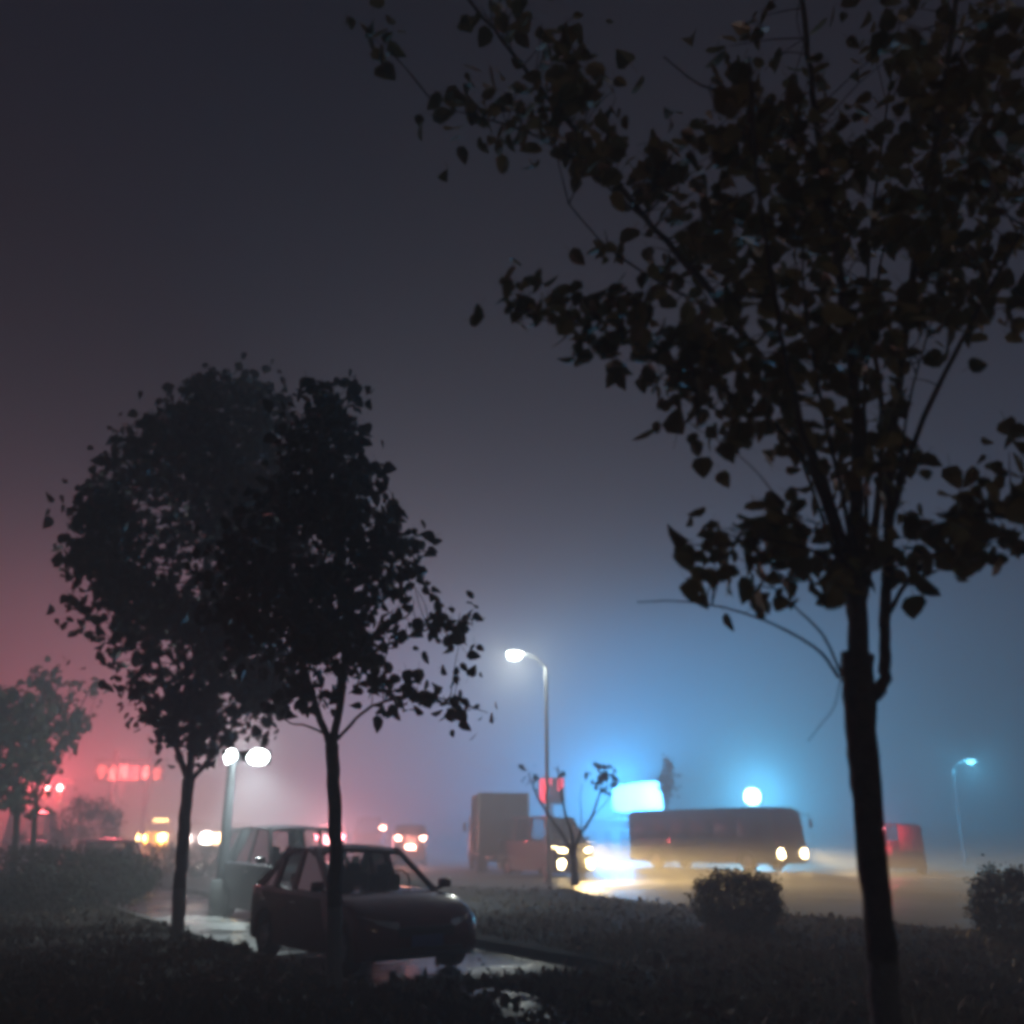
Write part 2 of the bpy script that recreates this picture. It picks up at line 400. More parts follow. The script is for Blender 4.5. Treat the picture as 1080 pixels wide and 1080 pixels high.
lobesR = [e(860, 300, 190, 120, 70, .9), e(960, 140, 130, 130, 56, .9), e(800, 160, 115, 90, 32, .7), e(1010, 40, 100, 80, 36, .9), e(870, 200, 130, 100, 28, .9),
  e(700, 220, 70, 60, 16, .4), e(630, 140, 55, 55, 19, .3), e(590, 65, 32, 38, 11, .2), e(515, 110, 50, 22, 11, .2), e(400, 42, 14, 8, 2, .1), e(545, 20, 70, 22, 7, .2),
  e(565, 322, 45, 22, 9, .2), e(640, 345, 48, 30, 14, .25), e(720, 385, 60, 40, 15, .35), e(760, 440, 40, 26, 7, .3), e(850, 415, 105, 55, 22, .6),
  e(960, 330, 95, 65, 22, .6), e(1040, 300, 50, 50, 10, .4), e(1060, 180, 60, 80, 16, .5), e(790, 600, 45, 26, 8, .25), e(770, 570, 30, 30, 4, .2), e(840, 575, 40, 35, 9, .3),
  e(890, 580, 60, 45, 10, .4), e(905, 480, 60, 60, 8, .5), e(990, 560, 60, 40, 13, .3), e(1050, 545, 45, 35, 11, .3), e(1075, 480, 20, 14, 2, .1), e(960, 610, 30, 20, 4, .2),
  e(800, 20, 22, 16, 2, .2), e(790, 60, 35, 18, 3, .2)]
single = [at(x, y, YR + .1) for x, y in ((495, 338), (602, 382), (655, 345), (740, 482), (725, 570), (535, 165), (395, 38), (405, 45), (388, 42), (425, 33), (560, 168), (620, 355), (545, 298), (1060, 442), (1035, 462), (1062, 352), (720, 575))]
tree("broad_leaved_tree", "tall near tree with large drooping brownish leaves and slender dark trunk", baseR, limbsR, lobesR, .104, bR, M_leafA, nleaf=6, clump=.125, extra_leaves=single, twig=.0045, group="street trees by the parking lane")
# ---- tree standing in front of the dark car
Y2 = 11.4
base2 = ground(353, 1046, .13); b2 = bark_mat("grey bark with lime wash", (.07, .06, .05), wash=.80)
limbs2 = [([base2, at(353, 960, base2.y), at(354, 880, base2.y), at(350, 785, base2.y)], .082, .070),
  L(base2.y, [(350, 790), (330, 735, .1), (312, 660, .2), (300, 560, .2), (295, 470, .2)], .045, .012),
  L(base2.y, [(350, 790), (362, 715, -.1), (362, 620, -.1), (350, 520, 0), (340, 430, 0)], .05, .012),
  L(base2.y, [(355, 780), (392, 745, .1), (440, 735, .2), (480, 740, .2), (515, 752, .2)], .022, .005),
  L(base2.y, [(362, 715), (400, 685, .2), (440, 668, .3), (480, 655, .3), (512, 652, .3)], .022, .006),
  L(base2.y, [(345, 775), (322, 765, -.2), (305, 762, -.3), (285, 745, -.4)], .014, .005),
  L(base2.y, [(360, 640), (395, 590, .2), (420, 570, .3), (445, 565, .3)], .018, .005),
  L(base2.y, [(355, 690), (340, 600, -.6), (370, 520, -.9), (375, 440, -1)], .025, .008)]
e = lambda cx, cy, rx, ry, n, dep=.9: ell(cx, cy, rx, ry, base2.y, dep, n)
lobes2 = [e(345, 480, 45, 75, 90), e(370, 545, 45, 75, 80), e(315, 590, 75, 90, 150, 1.4), e(350, 650, 65, 45, 45), e(395, 600, 35, 35, 26, .6), e(305, 690, 50, 40, 30), e(380, 700, 36, 22, 8, .4),
  e(255, 640, 40, 60, 40), e(475, 660, 40, 16, 11, .3), e(450, 722, 36, 14, 7, .3), e(485, 745, 24, 8, 4, .2), e(425, 565, 20, 12, 5, .3), e(400, 735, 22, 16, 6, .3), e(420, 660, 22, 14, 4, .3), e(435, 618, 8, 14, 3, .2), e(330, 735, 24, 14, 5, .3)]
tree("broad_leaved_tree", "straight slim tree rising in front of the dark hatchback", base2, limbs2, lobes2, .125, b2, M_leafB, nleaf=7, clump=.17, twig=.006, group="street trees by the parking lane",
     extra_leaves=[at(455, 563, base2.y), at(508, 711, base2.y), at(520, 757, base2.y), at(405, 467, base2.y)])
# ---- bushy tree at the kerb corner
base1 = ground(187, 988, .13); Y1 = base1.y; b1 = bark_mat("dark bark", (.06, .05, .04), wash=.7)
limbs1 = [([base1, at(190, 930, Y1), at(194, 880, Y1), at(199, 822, Y1)], .105, .095),
  L(Y1, [(199, 825), (184, 780, .2), (168, 700, .4), (140, 610, .5), (120, 540, .5)], .06, .015),
  L(Y1, [(199, 825), (206, 750, -.2), (212, 640, -.3), (225, 520, -.3), (240, 430, -.3)], .07, .015),
  L(Y1, [(202, 822), (226, 795, .2), (248, 760, .4), (275, 680, .5), (290, 560, .6)], .045, .012),
  L(Y1, [(205, 760), (190, 660, -1), (180, 560, -1.4), (190, 470, -1.5)], .04, .01), L(Y1, [(210, 700), (230, 600, 1), (200, 500, 1.5), (170, 460, 1.6)], .04, .01)]
e = lambda cx, cy, rx, ry, n, dep=1.8: ell(cx, cy, rx, ry, Y1, dep, n)
lobes1 = [e(195, 560, 110, 125, 380), e(245, 470, 65, 70, 120, 1.2), e(270, 420, 26, 32, 26, .8), e(225, 420, 40, 26, 34, .8), e(170, 460, 40, 30, 40, .9), e(115, 530, 40, 50, 60, 1.0), e(95, 590, 26, 40, 28, .7), e(130, 640, 45, 60, 60, 1.2), e(200, 690, 90, 60, 120, 1.4),
  e(285, 540, 50, 80, 90, 1.2), e(165, 745, 40, 30, 24, .7), e(240, 745, 55, 32, 44, 1), e(205, 780, 30, 14, 12, .5), e(270, 700, 40, 40, 34, 1), e(150, 720, 20, 12, 6, .3), e(85, 640, 14, 8, 4, .2), e(140, 475, 14, 10, 5, .3)]
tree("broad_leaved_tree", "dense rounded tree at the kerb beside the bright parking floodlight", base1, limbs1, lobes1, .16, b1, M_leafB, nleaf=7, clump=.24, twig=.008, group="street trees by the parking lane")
# ---- two smaller trees at the far left
for (bx, by, Y, lab, lo, lf) in ((15, 930, 24.5, "thin paler tree at the far left edge in front of the white van", [(10, 790, 45, 50, 90), (-30, 780, 50, 60, 60), (25, 745, 30, 25, 22), (10, 840, 26, 14, 10)], .2),
                           (34, 925, 27.5, "loose leaved dark trunked tree beside the red traffic signal", [(50, 765, 34, 36, 50), (84, 762, 22, 13, 8), (48, 725, 30, 22, 14), (95, 727, 10, 6, 2), (34, 800, 20, 18, 16)], .2)):
    bs = at(bx, by, Y); bs.z = .13
    lm = [([bs, at(bx + 1, 890, Y), at(bx + 4, 845, Y)], .085, .07)]
    for cx, cy, rx, ry, n in lo:
        lm.append(L(Y, [(bx + 4, 848), ((bx + cx) / 2, (845 + cy) / 2 + 8, random.uniform(-.4, .4)), (cx, cy, random.uniform(-.5, .5)), (cx + (cx - bx) * .4, cy - ry * .6)], .035, .008))
    tree("broad_leaved_tree", lab, bs, lm, [ell(cx, cy, rx, ry, Y, 1.1, n) for cx, cy, rx, ry, n in lo], lf, b1, M_leafC, nleaf=7, clump=.26, twig=.008, group="street trees by the parking lane")
# ---- bare little tree on the verge
bv = TREE_V.copy(); bv.z = verge_h(bv.x, bv.y, 5) - .03; YV = bv.y
limbsV = [([bv, at(606, 925, YV), at(604, 900, YV)], .12, .08),
  L(YV, [(604, 903), (596, 885, .1), (580, 862, .2), (566, 838, .3), (557, 815, .3)], .055, .016),
  L(YV, [(604, 900), (603, 880, -.2), (596, 858, -.2), (591, 832, -.3), (588, 808, -.3)], .055, .016),
  L(YV, [(604, 900), (612, 880, .1), (624, 862, .2), (632, 838, .2), (637, 818, .2)], .055, .016),
  L(YV, [(612, 880), (613, 860, .3), (612, 842, .4), (614, 826, .4)], .016, .006),
  L(YV, [(580, 862), (575, 842, 0), (572, 822, 0)], .012, .005), L(YV, [(624, 862), (640, 845, .1), (648, 825, .1)], .012, .005)]
e = lambda cx, cy, rx, ry, n, dep=.4: ell(cx, cy, rx, ry, YV, dep, n)
tree("small_verge_tree", "small nearly bare forked tree on the verge before the truck headlamps", bv, limbsV, [e(634, 822, 12, 9, 8, .3), e(646, 820, 6, 6, 3), e(558, 818, 5, 7, 2), e(588, 812, 4, 5, 1)], .15, b1, M_leafB, nleaf=6, clump=.18, twig=.007)
# ---- slender tree by the lit sign
bf = at(705, 902, 53); bf.z = 0
tree("slender_tree", "slender upright tree beside the glowing blue white sign", bf, [([bf, at(704, 870, 53), at(703, 840, 53), at(703, 798, 53)], .07, .02), L(53, [(704, 850), (698, 830), (696, 812)], .03, .01), L(53, [(704, 845), (710, 828), (711, 810)], .03, .01)],
     [ell(703, 820, 7, 27, 53, .5, 34)], .22, b1, M_leafB, nleaf=6, clump=.2, twig=.01)

def bush(label, px, py, w, h, Y, n=260, leaf=.07, group="clipped bushes", m=None, name="clipped_bush"):
    b = at(px, py, Y); b.z = verge_h(b.x, b.y, 5) - .03 if Y < 26 else 0.1
    t = thing(name, label, "bush", b, 0, group); mb = MB(); P = []
    for k in range(14):
        a = random.uniform(0, 6.28); q = random.uniform(.2, .8)
        mb.tube([(0, 0, 0), (math.cos(a) * w * .2 * q, math.sin(a) * w * .2 * q, h * .35), (math.cos(a) * w * .42 * q, math.sin(a) * w * .42 * q, h * .8)], [.014, .01, .005], 5)
    mb.build("stem", b1, t)
    for k in range(n):
        u = Vector((random.gauss(0, 1), random.gauss(0, 1), random.gauss(0, 1))).normalized(); r = random.uniform(.6, 1.0) ** .33
        bump = 1 + .09 * math.sin(u.x * 7 + px) * math.sin(u.y * 6) + .06 * math.sin(u.z * 11 + u.x * 5)
        sq = (abs(u.x) ** 2.6 + abs(u.y) ** 2.6 + abs(u.z) ** 2.6) ** (-1 / 2.6)
        c = Vector((u.x * w / 2, u.y * w / 2, h * .52 + u.z * h * .48)) * r * bump * sq ** .8
        c.z = max(.05, h * .5 + (c.z - h * .5 * r)) if u.z < 0 else c.z
        for j in range(9): P.append(c + Vector((random.gauss(0, 1), random.gauss(0, 1), random.gauss(0, 1))) * leaf * .9)
    leaves_mesh("foliage", [tuple(p) for p in P], leaf, m or M_leafC, t, False, hang=0)
    return t
bush("round clipped bush on the verge left of the near tree trunk", 781, 985, 1.24, .88, 15.6, 900, .055)
bush("round clipped bush at the right edge of the verge", 1080, 1000, 1.1, .98, 13.7, 800, .055)
bush("small round bush beside the kerb under the taxi headlamps", 172, 908, 1.5, 1.2, 36, 160, .11)
bush("small round bush right of the floodlight pole plinth", 214, 908, 1.3, 1.15, 36, 160, .11)
bush("tall dark bush between the white van and the dark saloon", 88, 905, 2.4, 2.9, 43, 300, .16)
for i, (px, Y, w, h, lab) in enumerate(((118, 22.5, 1.7, 1.0, "low dark hedge bush nearest the lane kerb in the left hedge"), (70, 22.2, 1.9, 1.15, "middle dark hedge bush in front of the dark saloon"),
                                     (15, 22.0, 2.0, 1.2, "low dark hedge bush below the thin paler tree"), (45, 20.4, 1.6, .8, "shortest dark hedge bush standing in front of the left hedge"))):
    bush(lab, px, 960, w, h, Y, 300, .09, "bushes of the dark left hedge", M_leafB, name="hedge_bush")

# ------------------------------------------------------------------ grass
def grass(verge, count, label, m):
    V = []; F = []
    def blade(x, y, z, h, w):
        a = random.uniform(0, 6.283); la = random.uniform(0, 6.283); ln = random.uniform(.1, .9) * h; b = len(V)
        dx, dy = math.cos(a) * w, math.sin(a) * w
        V.extend([(x - dx, y - dy, z - .01), (x + dx, y + dy, z - .01), (x + math.cos(la) * ln * .4 + dx * .6, y + math.sin(la) * ln * .4 + dy * .6, z + h * .6), (x + math.cos(la) * ln, y + math.sin(la) * ln, z + h)])
        F.append((b, b + 1, b + 2, b + 3))
    n = 0
    while n < count:
        px = random.uniform(-60, 1140); py = 935 + 190 * random.random() ** .8
        p = ground(px, py, .15); x, y = p.x, p.y; o = x * NV.x + y * NV.y; s = x * DV.x + y * DV.y
        if o < O1 - KW - .05: lim = O1 - KW - o
        elif o < O3 - KW - .05 and (s > SEND + .2 or o > O2 + KW + .05): lim = O3 - KW - o
        else: continue
        if (o > O1) != verge: continue
        if any((x - q.x) ** 2 + (y - q.y) ** 2 < .09 for q in c): continue
        k = hnoise(x * .7 + 3, y * .7) + .3 * hnoise(x * 2.1, y * 2.3)
        if random.random() > .75 + .8 * k: continue
        h = random.uniform(.04, .10) * (1 + 1.4 * max(0, k)) * (1.5 if random.random() < .03 else .75)
        blade(x, y, verge_h(x, y, lim), h, random.uniform(.006, .014)); n += 1
    me = bpy.data.meshes.new("grass"); me.from_pydata(V, [], F); me.materials.append(m)
    o = bpy.data.objects.new("grass", me); col.objects.link(o); tag(o, label, "grass", kind='stuff')
grass(False, 55000, "dark tufty autumn grass covering the lawn at the left", leaf_mat("autumn grass", (.03, .022, .009), (.075, .05, .018), .7))
grass(True, 60000, "grass on the verge beside the road, coloured paler in place of light", leaf_mat("verge grass with light painted in", (.13, .11, .065), (.29, .23, .14), .7))  # paler blade colours make up for light missing on the verge
def litter():
    P = []
    while len(P) < 5200:
        px = random.uniform(-60, 1140); py = 940 + 175 * random.random()
        p = ground(px, py, .15); o = p.x * NV.x + p.y * NV.y; s = p.x * DV.x + p.y * DV.y
        if o < O1 - KW: lim = O1 - KW - o
        elif o < O3 - KW and (s > SEND + .2 or o > O2 + KW): lim = O3 - KW - o
        else:
            if random.random() > .1 or o > O2 or o < O1: continue
            P.append((p.x, p.y, .012)); continue
        P.append((p.x, p.y, verge_h(p.x, p.y, lim) + random.uniform(.02, .07)))
    o = leaves_mesh("fallen_leaves", P, .085, leaf_mat("fallen leaves", (.06, .035, .014), (.15, .085, .03), .7), None, True, hang=0)
    tag(o, "brown fallen leaves scattered over the grass and kerb", "fallen leaves", kind='stuff')
litter()

# ------------------------------------------------------------------ vehicles
M_black = mat("black rubber", (.012, .012, .012), .8, noise=.3)
M_trim = mat("dark plastic trim", (.02, .02, .021), .5, noise=.2)
M_rim = mat("alloy", (.45, .45, .46), .3, 1, noise=.15)
M_seat = mat("seat cloth", (.03, .03, .032), .9, noise=.3)
M_chrome = mat("chrome", (.7, .7, .7), .12, 1, noise=.05)
M_plate = mat("blue number plate", (.03, .07, .25), .4, noise=.1)
M_glass = glass_mat("car glass")
M_lens = mat("clear lamp lens", (.55, .55, .57), .14, .8, noise=.1, coat=1)
M_redlens = mat("red lamp lens", (.18, .008, .008), .12, noise=.1, coat=1)
M_whitehead = emit("white headlamp", (1, .93, .82), 260)
M_warmhead = emit("warm headlamp", (1, .74, .36), 90)
M_tail = emit("lit red tail lamp", (1, .12, .10), 60)
M_brake = emit("bright brake lamp", (1, .16, .2), 160)
M_pinktail = emit("lit orange tail lamp", (1, .38, .26), 110)

def wheel(parent, x, y, r, w, spokes=5):
    """tyre with an alloy rim as its sub-part"""
    s = 1 if y > 0 else -1
    o = MB().lathe([(r * .62, -w / 2), (r * .9, -w / 2), (r * .97, -w * .42), (r, -w * .25), (r, w * .25), (r * .97, w * .42), (r * .9, w / 2), (r * .62, w / 2), (r * .62, -w / 2)], (0, 0, 0), 'y', 24).build("wheel", M_black, parent)
    o.location = (x, y, r)
    m = MB().lathe([(.001, s * w * .30), (r * .14, s * w * .34), (r * .17, s * w * .2)], (0, 0, 0), 'y', 16)
    m.lathe([(r * .54, s * w * .12), (r * .58, s * w * .44), (r * .66, s * w * .46), (r * .64, s * w * .1)], (0, 0, 0), 'y', 24)
    m.lathe([(.001, s * w * .06), (r * .63, s * w * .06)], (0, 0, 0), 'y', 24)
    for k in range(spokes):
        a = 2 * math.pi * k / spokes
        m.box((math.cos(a) * r * .36, s * w * .28, math.sin(a) * r * .36), (r * .5, w * .1, r * .16), Matrix.Rotation(-a, 3, 'Y'), bev=.006)
    m.build("rim", M_rim, o)
    return o
def arc(cx, cz, r, a0, a1, n):
    return [(cx + r * math.cos(R(a0 + (a1 - a0) * i / n)), cz + r * math.sin(R(a0 + (a1 - a0) * i / n))) for i in range(n + 1)]
def car(name, label, cat, loc, rz, body, L_=4.1, W=1.68, H=1.48, wb=2.5, r=.30, belt=.92, hood=.86, cowl=.95, rf=.30, rr=-1.25, cr=-1.85, bpil=-.25, cpil=-1.1, trunk=None, group=None,
        head=None, tail=None, nose=.66, detail=True, hp=0, tp=0, hcol=(1, .8, .5), tcol=(1, .06, .06), third=False):
    t = thing(name, label, cat, loc, rz, group)
    hw = W / 2; f = L_ / 2; xf, xr = wb / 2 + .05, -wb / 2 + .05; sill = .2
    tb = trunk if trunk else belt
    top = [(-f + .03, .36), (-f, .58), (-f + .02, tb - .16), (-f + .09, tb - .03)]
    if trunk: top += [(cr - .05, tb + .01), (cr + .02, belt - .0)]
    else: top += [(cr + .0, belt + .01)]
    top += [(-.6, belt + .005), (cowl - .1, belt - .015), (cowl + .12, belt - .03), (cowl + .5, hood + .01), (f - .32, nose + .12), (f - .1, nose), (f - .02, .52), (f, .40), (f - .03, .27), (f - .14, .19)]
    top = sorted(top[:-1], key=lambda q: 0) + [top[-1]]
    prof = top + [(xf + r + .06, sill)] + arc(xf, r, r + .055, 12, 168, 10)[0:] + [(xf - r - .06, sill), (xr + r + .06, sill)] + arc(xr, r, r + .055, 12, 168, 10) + [(xr - r - .06, .22), (-f + .1, .24)]
    def shp(pull, drop, crown=0):
        def fn(x, z):
            w = max(0, min(1, (abs(x) - (f - .55)) / .55)); k = max(0, min(1, (z - .55) / .3))
            return (x - math.copysign(pull * w * w, x), z - drop * k + crown * k)
        return fn
    ly = [(-hw, .24, .05), (-hw * .975, .17, .02), (-hw * .9, .10, .005), (-hw * .72, .04, 0), (-hw * .4, .01, -.012), (0, 0, -.018)]
    ly += [(-a, b_, c_) for a, b_, c_ in ly[-2::-1]]
    MB().prism(prof, [(a, shp(b_, c_)) for a, b_, c_ in ly]).build("body", body, t, angle=35)
    # greenhouse: roof skin with pillars, then panes
    wr, wbt = hw - .20, hw - .045; zr = H - .045; m = MB(); g = belt - .03
    nx, ny = 8, 8; vs = []; fs = []
    for i in range(nx + 1):
        for j in range(ny + 1):
            u = i / nx; v = j / ny * 2 - 1; x = rr - .03 + (rf + .03 - rr + .03) * u
            z = zr + .045 * (1 - v * v) - .075 * abs(2 * u - 1) ** 2.4; vs.append((x, v * (wr + .015), z))
    k0 = len(vs); vs += [(a, b_, c_ - .04) for a, b_, c_ in vs]
    for i in range(nx):
        for j in range(ny):
            a = i * (ny + 1) + j; fs += [(a, a + 1, a + ny + 2, a + ny + 1), (k0 + a, k0 + a + ny + 1, k0 + a + ny + 2, k0 + a + 1)]
    for i in range(nx):
        for j in (0, ny):
            a = i * (ny + 1) + j; fs.append((a, a + ny + 1, k0 + a + ny + 1, k0 + a))
    for j in range(ny):
        for i in (0, nx):
            a = i * (ny + 1) + j; fs.append((a, a + 1, k0 + a + 1, k0 + a))
    m.add(vs, fs)
    def lerp(a, b_, q): return a + (b_ - a) * q
    def gy(q): return lerp(wbt, wr, q)
    for s in (-1, 1):
        def pil(x0, x1, w0, w1):
            m.add([(x0 - w0, s * wbt, g), (x0 + w0, s * wbt, g), (x1 + w1, s * wr, zr - .01), (x1 - w1, s * wr, zr - .01),
                   (x0 - w0, s * (wbt - .06), g), (x0 + w0, s * (wbt - .06), g), (x1 + w1, s * (wr - .06), zr - .01), (x1 - w1, s * (wr - .06), zr - .01)],
                  [(0, 1, 2, 3), (4, 7, 6, 5), (0, 4, 5, 1), (1, 5, 6, 2), (2, 6, 7, 3), (3, 7, 4, 0)])
        pil(cowl + .02, rf, .06, .05); pil(bpil, bpil - .03, .06, .05); pil(cpil, cpil + .05, .06, .06); pil(cr + .08, rr, .11, .07)
    m.build("roof", body, t, angle=50)
    def pane(nm, q): MB().add(q, [(0, 1, 2, 3)]).build(nm, M_glass, t, smooth=False)
    e_ = .02
    vs = []; fs = []
    for i in range(7):
        v = i / 6 * 2 - 1; bow = .07 * (1 - v * v); vs += [(cowl + .02 + bow, v * (wbt - .05), g), (rf + .02 + bow * .5, v * (wr - .04), zr - .01)]
    for i in range(6): a = 2 * i; fs.append((a, a + 2, a + 3, a + 1))
    MB().add(vs, fs).build("windscreen", M_glass, t)
    pane("rear_window", [(cr + .06, -(wbt - .07), g), (cr + .06, wbt - .07, g), (rr - .01, wr - .07, zr - .01), (rr - .01, -(wr - .07), zr - .01)])
    xs = [(cowl - .06, rf - .06, bpil + .07, bpil + .03), (bpil - .07, bpil - .09, cpil + .07, cpil + .12), (cpil - .07, cpil - .02, cr + .2, rr + .09)]
    for s in (-1, 1):
        for a0, a1, b0, b1_ in xs:
            if a0 - b0 > .08: pane("side_window", [(a0, s * (wbt - .02), g), (b0, s * (wbt - .02), g), (b1_, s * (wr - .02), zr - .01), (a1, s * (wr - .02), zr - .01)])
    # lamps
    for s in (-1, 1):
        hx, hz = f - .16, nose - .02
        MB().add([(f - .36, s * (hw + .0), nose + .075), (f - .37, s * (hw + .0), nose - .07), (f - .285, s * (hw - .03), nose - .10), (f - .28, s * (hw - .03), nose + .07),
                  (f - .10, s * (hw - .22), nose - .10), (f - .115, s * (hw - .22), nose + .02), (f - .03, s * (hw - .48), nose - .10), (f - .05, s * (hw - .48), nose - .01)],
                 [(0, 1, 2, 3), (3, 2, 4, 5), (5, 4, 6, 7)]).build("headlight", head or M_lens, t)
        MB().add([(-f + .42, s * (hw + .004), tb - .05), (-f + .40, s * (hw + .004), tb - .20), (-f + .19, s * (hw - .05), tb - .22), (-f + .22, s * (hw - .05), tb - .05),
                  (-f + .02, s * (hw - .22), tb - .24), (-f + .05, s * (hw - .22), tb - .05), (-f - .01, s * (hw - .40), tb - .24), (-f + .03, s * (hw - .40), tb - .10)],
                 [(0, 1, 2, 3), (3, 2, 4, 5), (5, 4, 6, 7)]).build("tail_light", tail or M_redlens, t)
        if hp and s > 0: lamp('SPOT', t, (f + .12, 0, nose - .04), hp * 2, hcol, .45, (1, 0, -.16), 23, .6, 4.0)
        if tp and s > 0: lamp('POINT', t, (-f - .45, 0, tb - .15), tp * 2, tcol, .4)
    if third: MB().box((rr - .06, 0, zr - .02), (.03, .3, .03), bev=.006).build("brake_light", tail, t)
    if detail:
        MB().box((f - .005, 0, .50), (.03, W * .46, .12), bev=.012).build("grille", M_trim, t)
        MB().box((f - .0, 0, .30), (.04, W * .6, .07), bev=.015).build("bumper_vent", M_trim, t)
        for s in (-1, 1): MB().lathe([(.001, .03), (.05, .022), (.055, 0)], (f - .10, s * (hw - .26), .33), 'x', 14).build("fog_light", M_lens, t)
        MB().box((f + .012, 0, .40), (.012, .44, .13), bev=.004).build("number_plate", M_plate, t)
        MB().box((-f - .006, 0, .62), (.012, .44, .13), bev=.004).build("number_plate", M_plate, t)
    MB().box((-f + .02, 0, .42), (.06, W * .8, .14), bev=.03).build("rear_bumper", body, t)
    for s in (-1, 1):
        mm = MB().box((cowl - .02, s * (hw + .10), belt + .06), (.12, .17, .12), bev=.035); mm.box((cowl + .0, s * (hw + .0), belt + .0), (.05, .08, .03))
        mm.build("wing_mirror", body, t)
        fr = [(cowl - .12, belt - .09), (bpil + .015, belt - .075), (bpil + .015, .25), (xf - r - .16, .25), (cowl - .02, .5)]
        re = [(bpil - .015, belt - .075), (max(cr + .25, xr - .2), belt - .07), (xr + r - .02, .62), (xr + r + .14, .42), (xr + r + .16, .25), (bpil - .015, .25)]
        for dr in (fr, re):
            d = MB().prism(dr, [(s * (hw - .004), lambda x, z: (x, z)), (s * (hw + .007), lambda x, z: (x, z))]).build("door", body, t)
            hx = min(q[0] for q in dr if q[1] > .7) + .17
            MB().box((hx, s * (hw + .022), belt - .17), (.17, .03, .028), bev=.009).build("door_handle", M_chrome, d)
        for x in (xf, xr): wheel(t, x, s * (hw - .10), r, .19)
    if detail:
        for x, z in ((.1, belt), (-.85, belt)):
            for s in (-1, 1):
                MB().box((x, s * .36, z + .0), (.14, .46, .34), bev=.05).box((x - .02, s * .36, z + .22), (.09, .24, .15), bev=.04).build("seat", M_seat, t)
        MB().lathe([(.165, -.012), (.185, 0), (.165, .012)], (.5, .36, belt + .05), 'x', 18).build("steering_wheel", M_trim, t)
    return t

paint_dark = mat("dark maroon car paint", (.10, .012, .017), .26, .2, noise=.15, nscale=2, coat=.6)
paint_grey = mat("silver grey car paint", (.035, .035, .04), .34, .4, noise=.1, nscale=2, coat=.8)
paint_blk = mat("black car paint", (.015, .015, .018), .3, .2, noise=.15, coat=.8)
paint_white = mat("white van paint", (.6, .62, .64), .35, noise=.08, nscale=2, coat=.5)
paint_red = mat("red van paint", (.09, .008, .012), .4, noise=.15, coat=.4)
paint_mid = mat("grey road car paint", (.12, .12, .13), .35, .3, noise=.1, coat=.6)
paint_yel = mat("yellow taxi paint", (.5, .3, .04), .4, noise=.1, coat=.4)
paint_bus = mat("blue grey bus paint", (.035, .04, .055), .4, noise=.12, nscale=1, coat=.4)
PG = "cars parked in the lane"
def place(px, Y, z=0): p = at(px, 900, Y); return (p.x, p.y, z)
car("parked_car", "dark maroon hatchback parked at the kerb behind the slim tree", "car", (-2.12, 13.95, .002), R(-54), paint_dark, L_=3.75, wb=2.36, cowl=.76, rf=-.06, rr=-.78, cr=-1.68, bpil=-.34, cpil=-1.0, hood=.84, nose=.62, group=PG)
car("parked_car", "dark grey tall estate car parked behind the maroon hatchback", "car", (-4.55, 20.6, .002), R(-57), paint_grey, L_=4.3, W=1.75, H=1.8, wb=2.7, r=.34, belt=1.08, hood=1.0, cowl=1.15, rf=.55, rr=-1.75, cr=-2.1, bpil=-.1, cpil=-1.15, nose=.8, group=PG)
car("parked_car", "dark saloon parked behind the hedge at the left", "car", (*place(114, 29)[:2], .002), R(-58), paint_blk, L_=4.5, W=1.75, H=1.5, trunk=.98, cr=-1.5, rr=-1.0, cpil=-1.05, wb=2.65, group=PG)
car("parked_van", "white high roofed van parked behind the trees at the left edge", "van", (*place(30, 44)[:2], .002), R(-58), paint_white, L_=5.0, W=1.9, H=2.6, wb=3.0, r=.34, belt=1.35, hood=1.15, cowl=1.75, rf=1.1, rr=-2.3, cr=-2.45, bpil=.35, cpil=-.9, nose=.85, group=PG)
# moving traffic
def placed_o(px, Y): p = at(px, 900, Y); return (p.x, p.y, 0)
RG = "traffic on the far road"
# far traffic is one road: going (rear seen) or coming (front seen)
GO, COME = DANG + math.pi, DANG
VAN = dict(L_=4.7, W=1.85, wb=2.8, r=.33, hood=1.3, cowl=1.7, rf=1.1, rr=-2.15, cr=-2.3, bpil=.35, cpil=-.9, nose=1.1, group=RG, detail=False)
def van(name, label, cat, px, Y, rz, body, **k):
    a = dict(VAN); a.update(k); return car(name, label, cat, placed_o(px, Y), R(rz), body, **a)
van("road_van", "van with bright red brake lamps just behind the slim tree trunk", "van", 347, 58, 100, paint_mid, H=2.2, belt=1.62, tail=M_brake, tp=3000, tcol=(1, .26, .28), third=True)
v_ = van("road_van", "van showing two orange red tail lamps right of the dark hatchback roof", "van", 431, 56, 98, paint_mid, H=2.15, belt=1.58, tail=M_pinktail, tp=160, tcol=(1, .3, .2))
MB().box((-2.37, 0, .98), (.04, .5, .16), bev=.02).build("plate_lamp", M_pinktail, v_)
v_ = van("road_van", "tall farther van with one high lamp left of the other tail lamps", "van", 388, 66, 98, paint_blk, H=2.7, belt=1.7)
MB().box((-2.34, -.88, 2.0), (.06, .3, .2), bev=.03).build("high_tail_light", M_pinktail, v_); lamp('POINT', v_, (-2.5, -.88, 2.0), 150, (1, .28, .2), .07)
M_warm2 = emit("amber white headlamp", (1, .62, .22), 420); M_white2 = emit("dazzling headlamp", (1, .86, .74), 500)
def coming(label, cat, px, Y, rz, body, em, hp, hcol, name="road_van", rr_=.24):
    v = van(name, label, cat, px, Y, rz, body, H=2.4, belt=1.75, hood=1.7, nose=1.52, head=em, hp=hp, hcol=hcol)
    for s_ in (-1, 1): MB().lathe([(.001, .05), (rr_ * .85, .04), (rr_, 0)], (2.37, s_ * .62, 1.42), 'x', 18).build("glare_disc", em, v)  # added discs enlarge the headlamp glare, not separate lamps
    return v
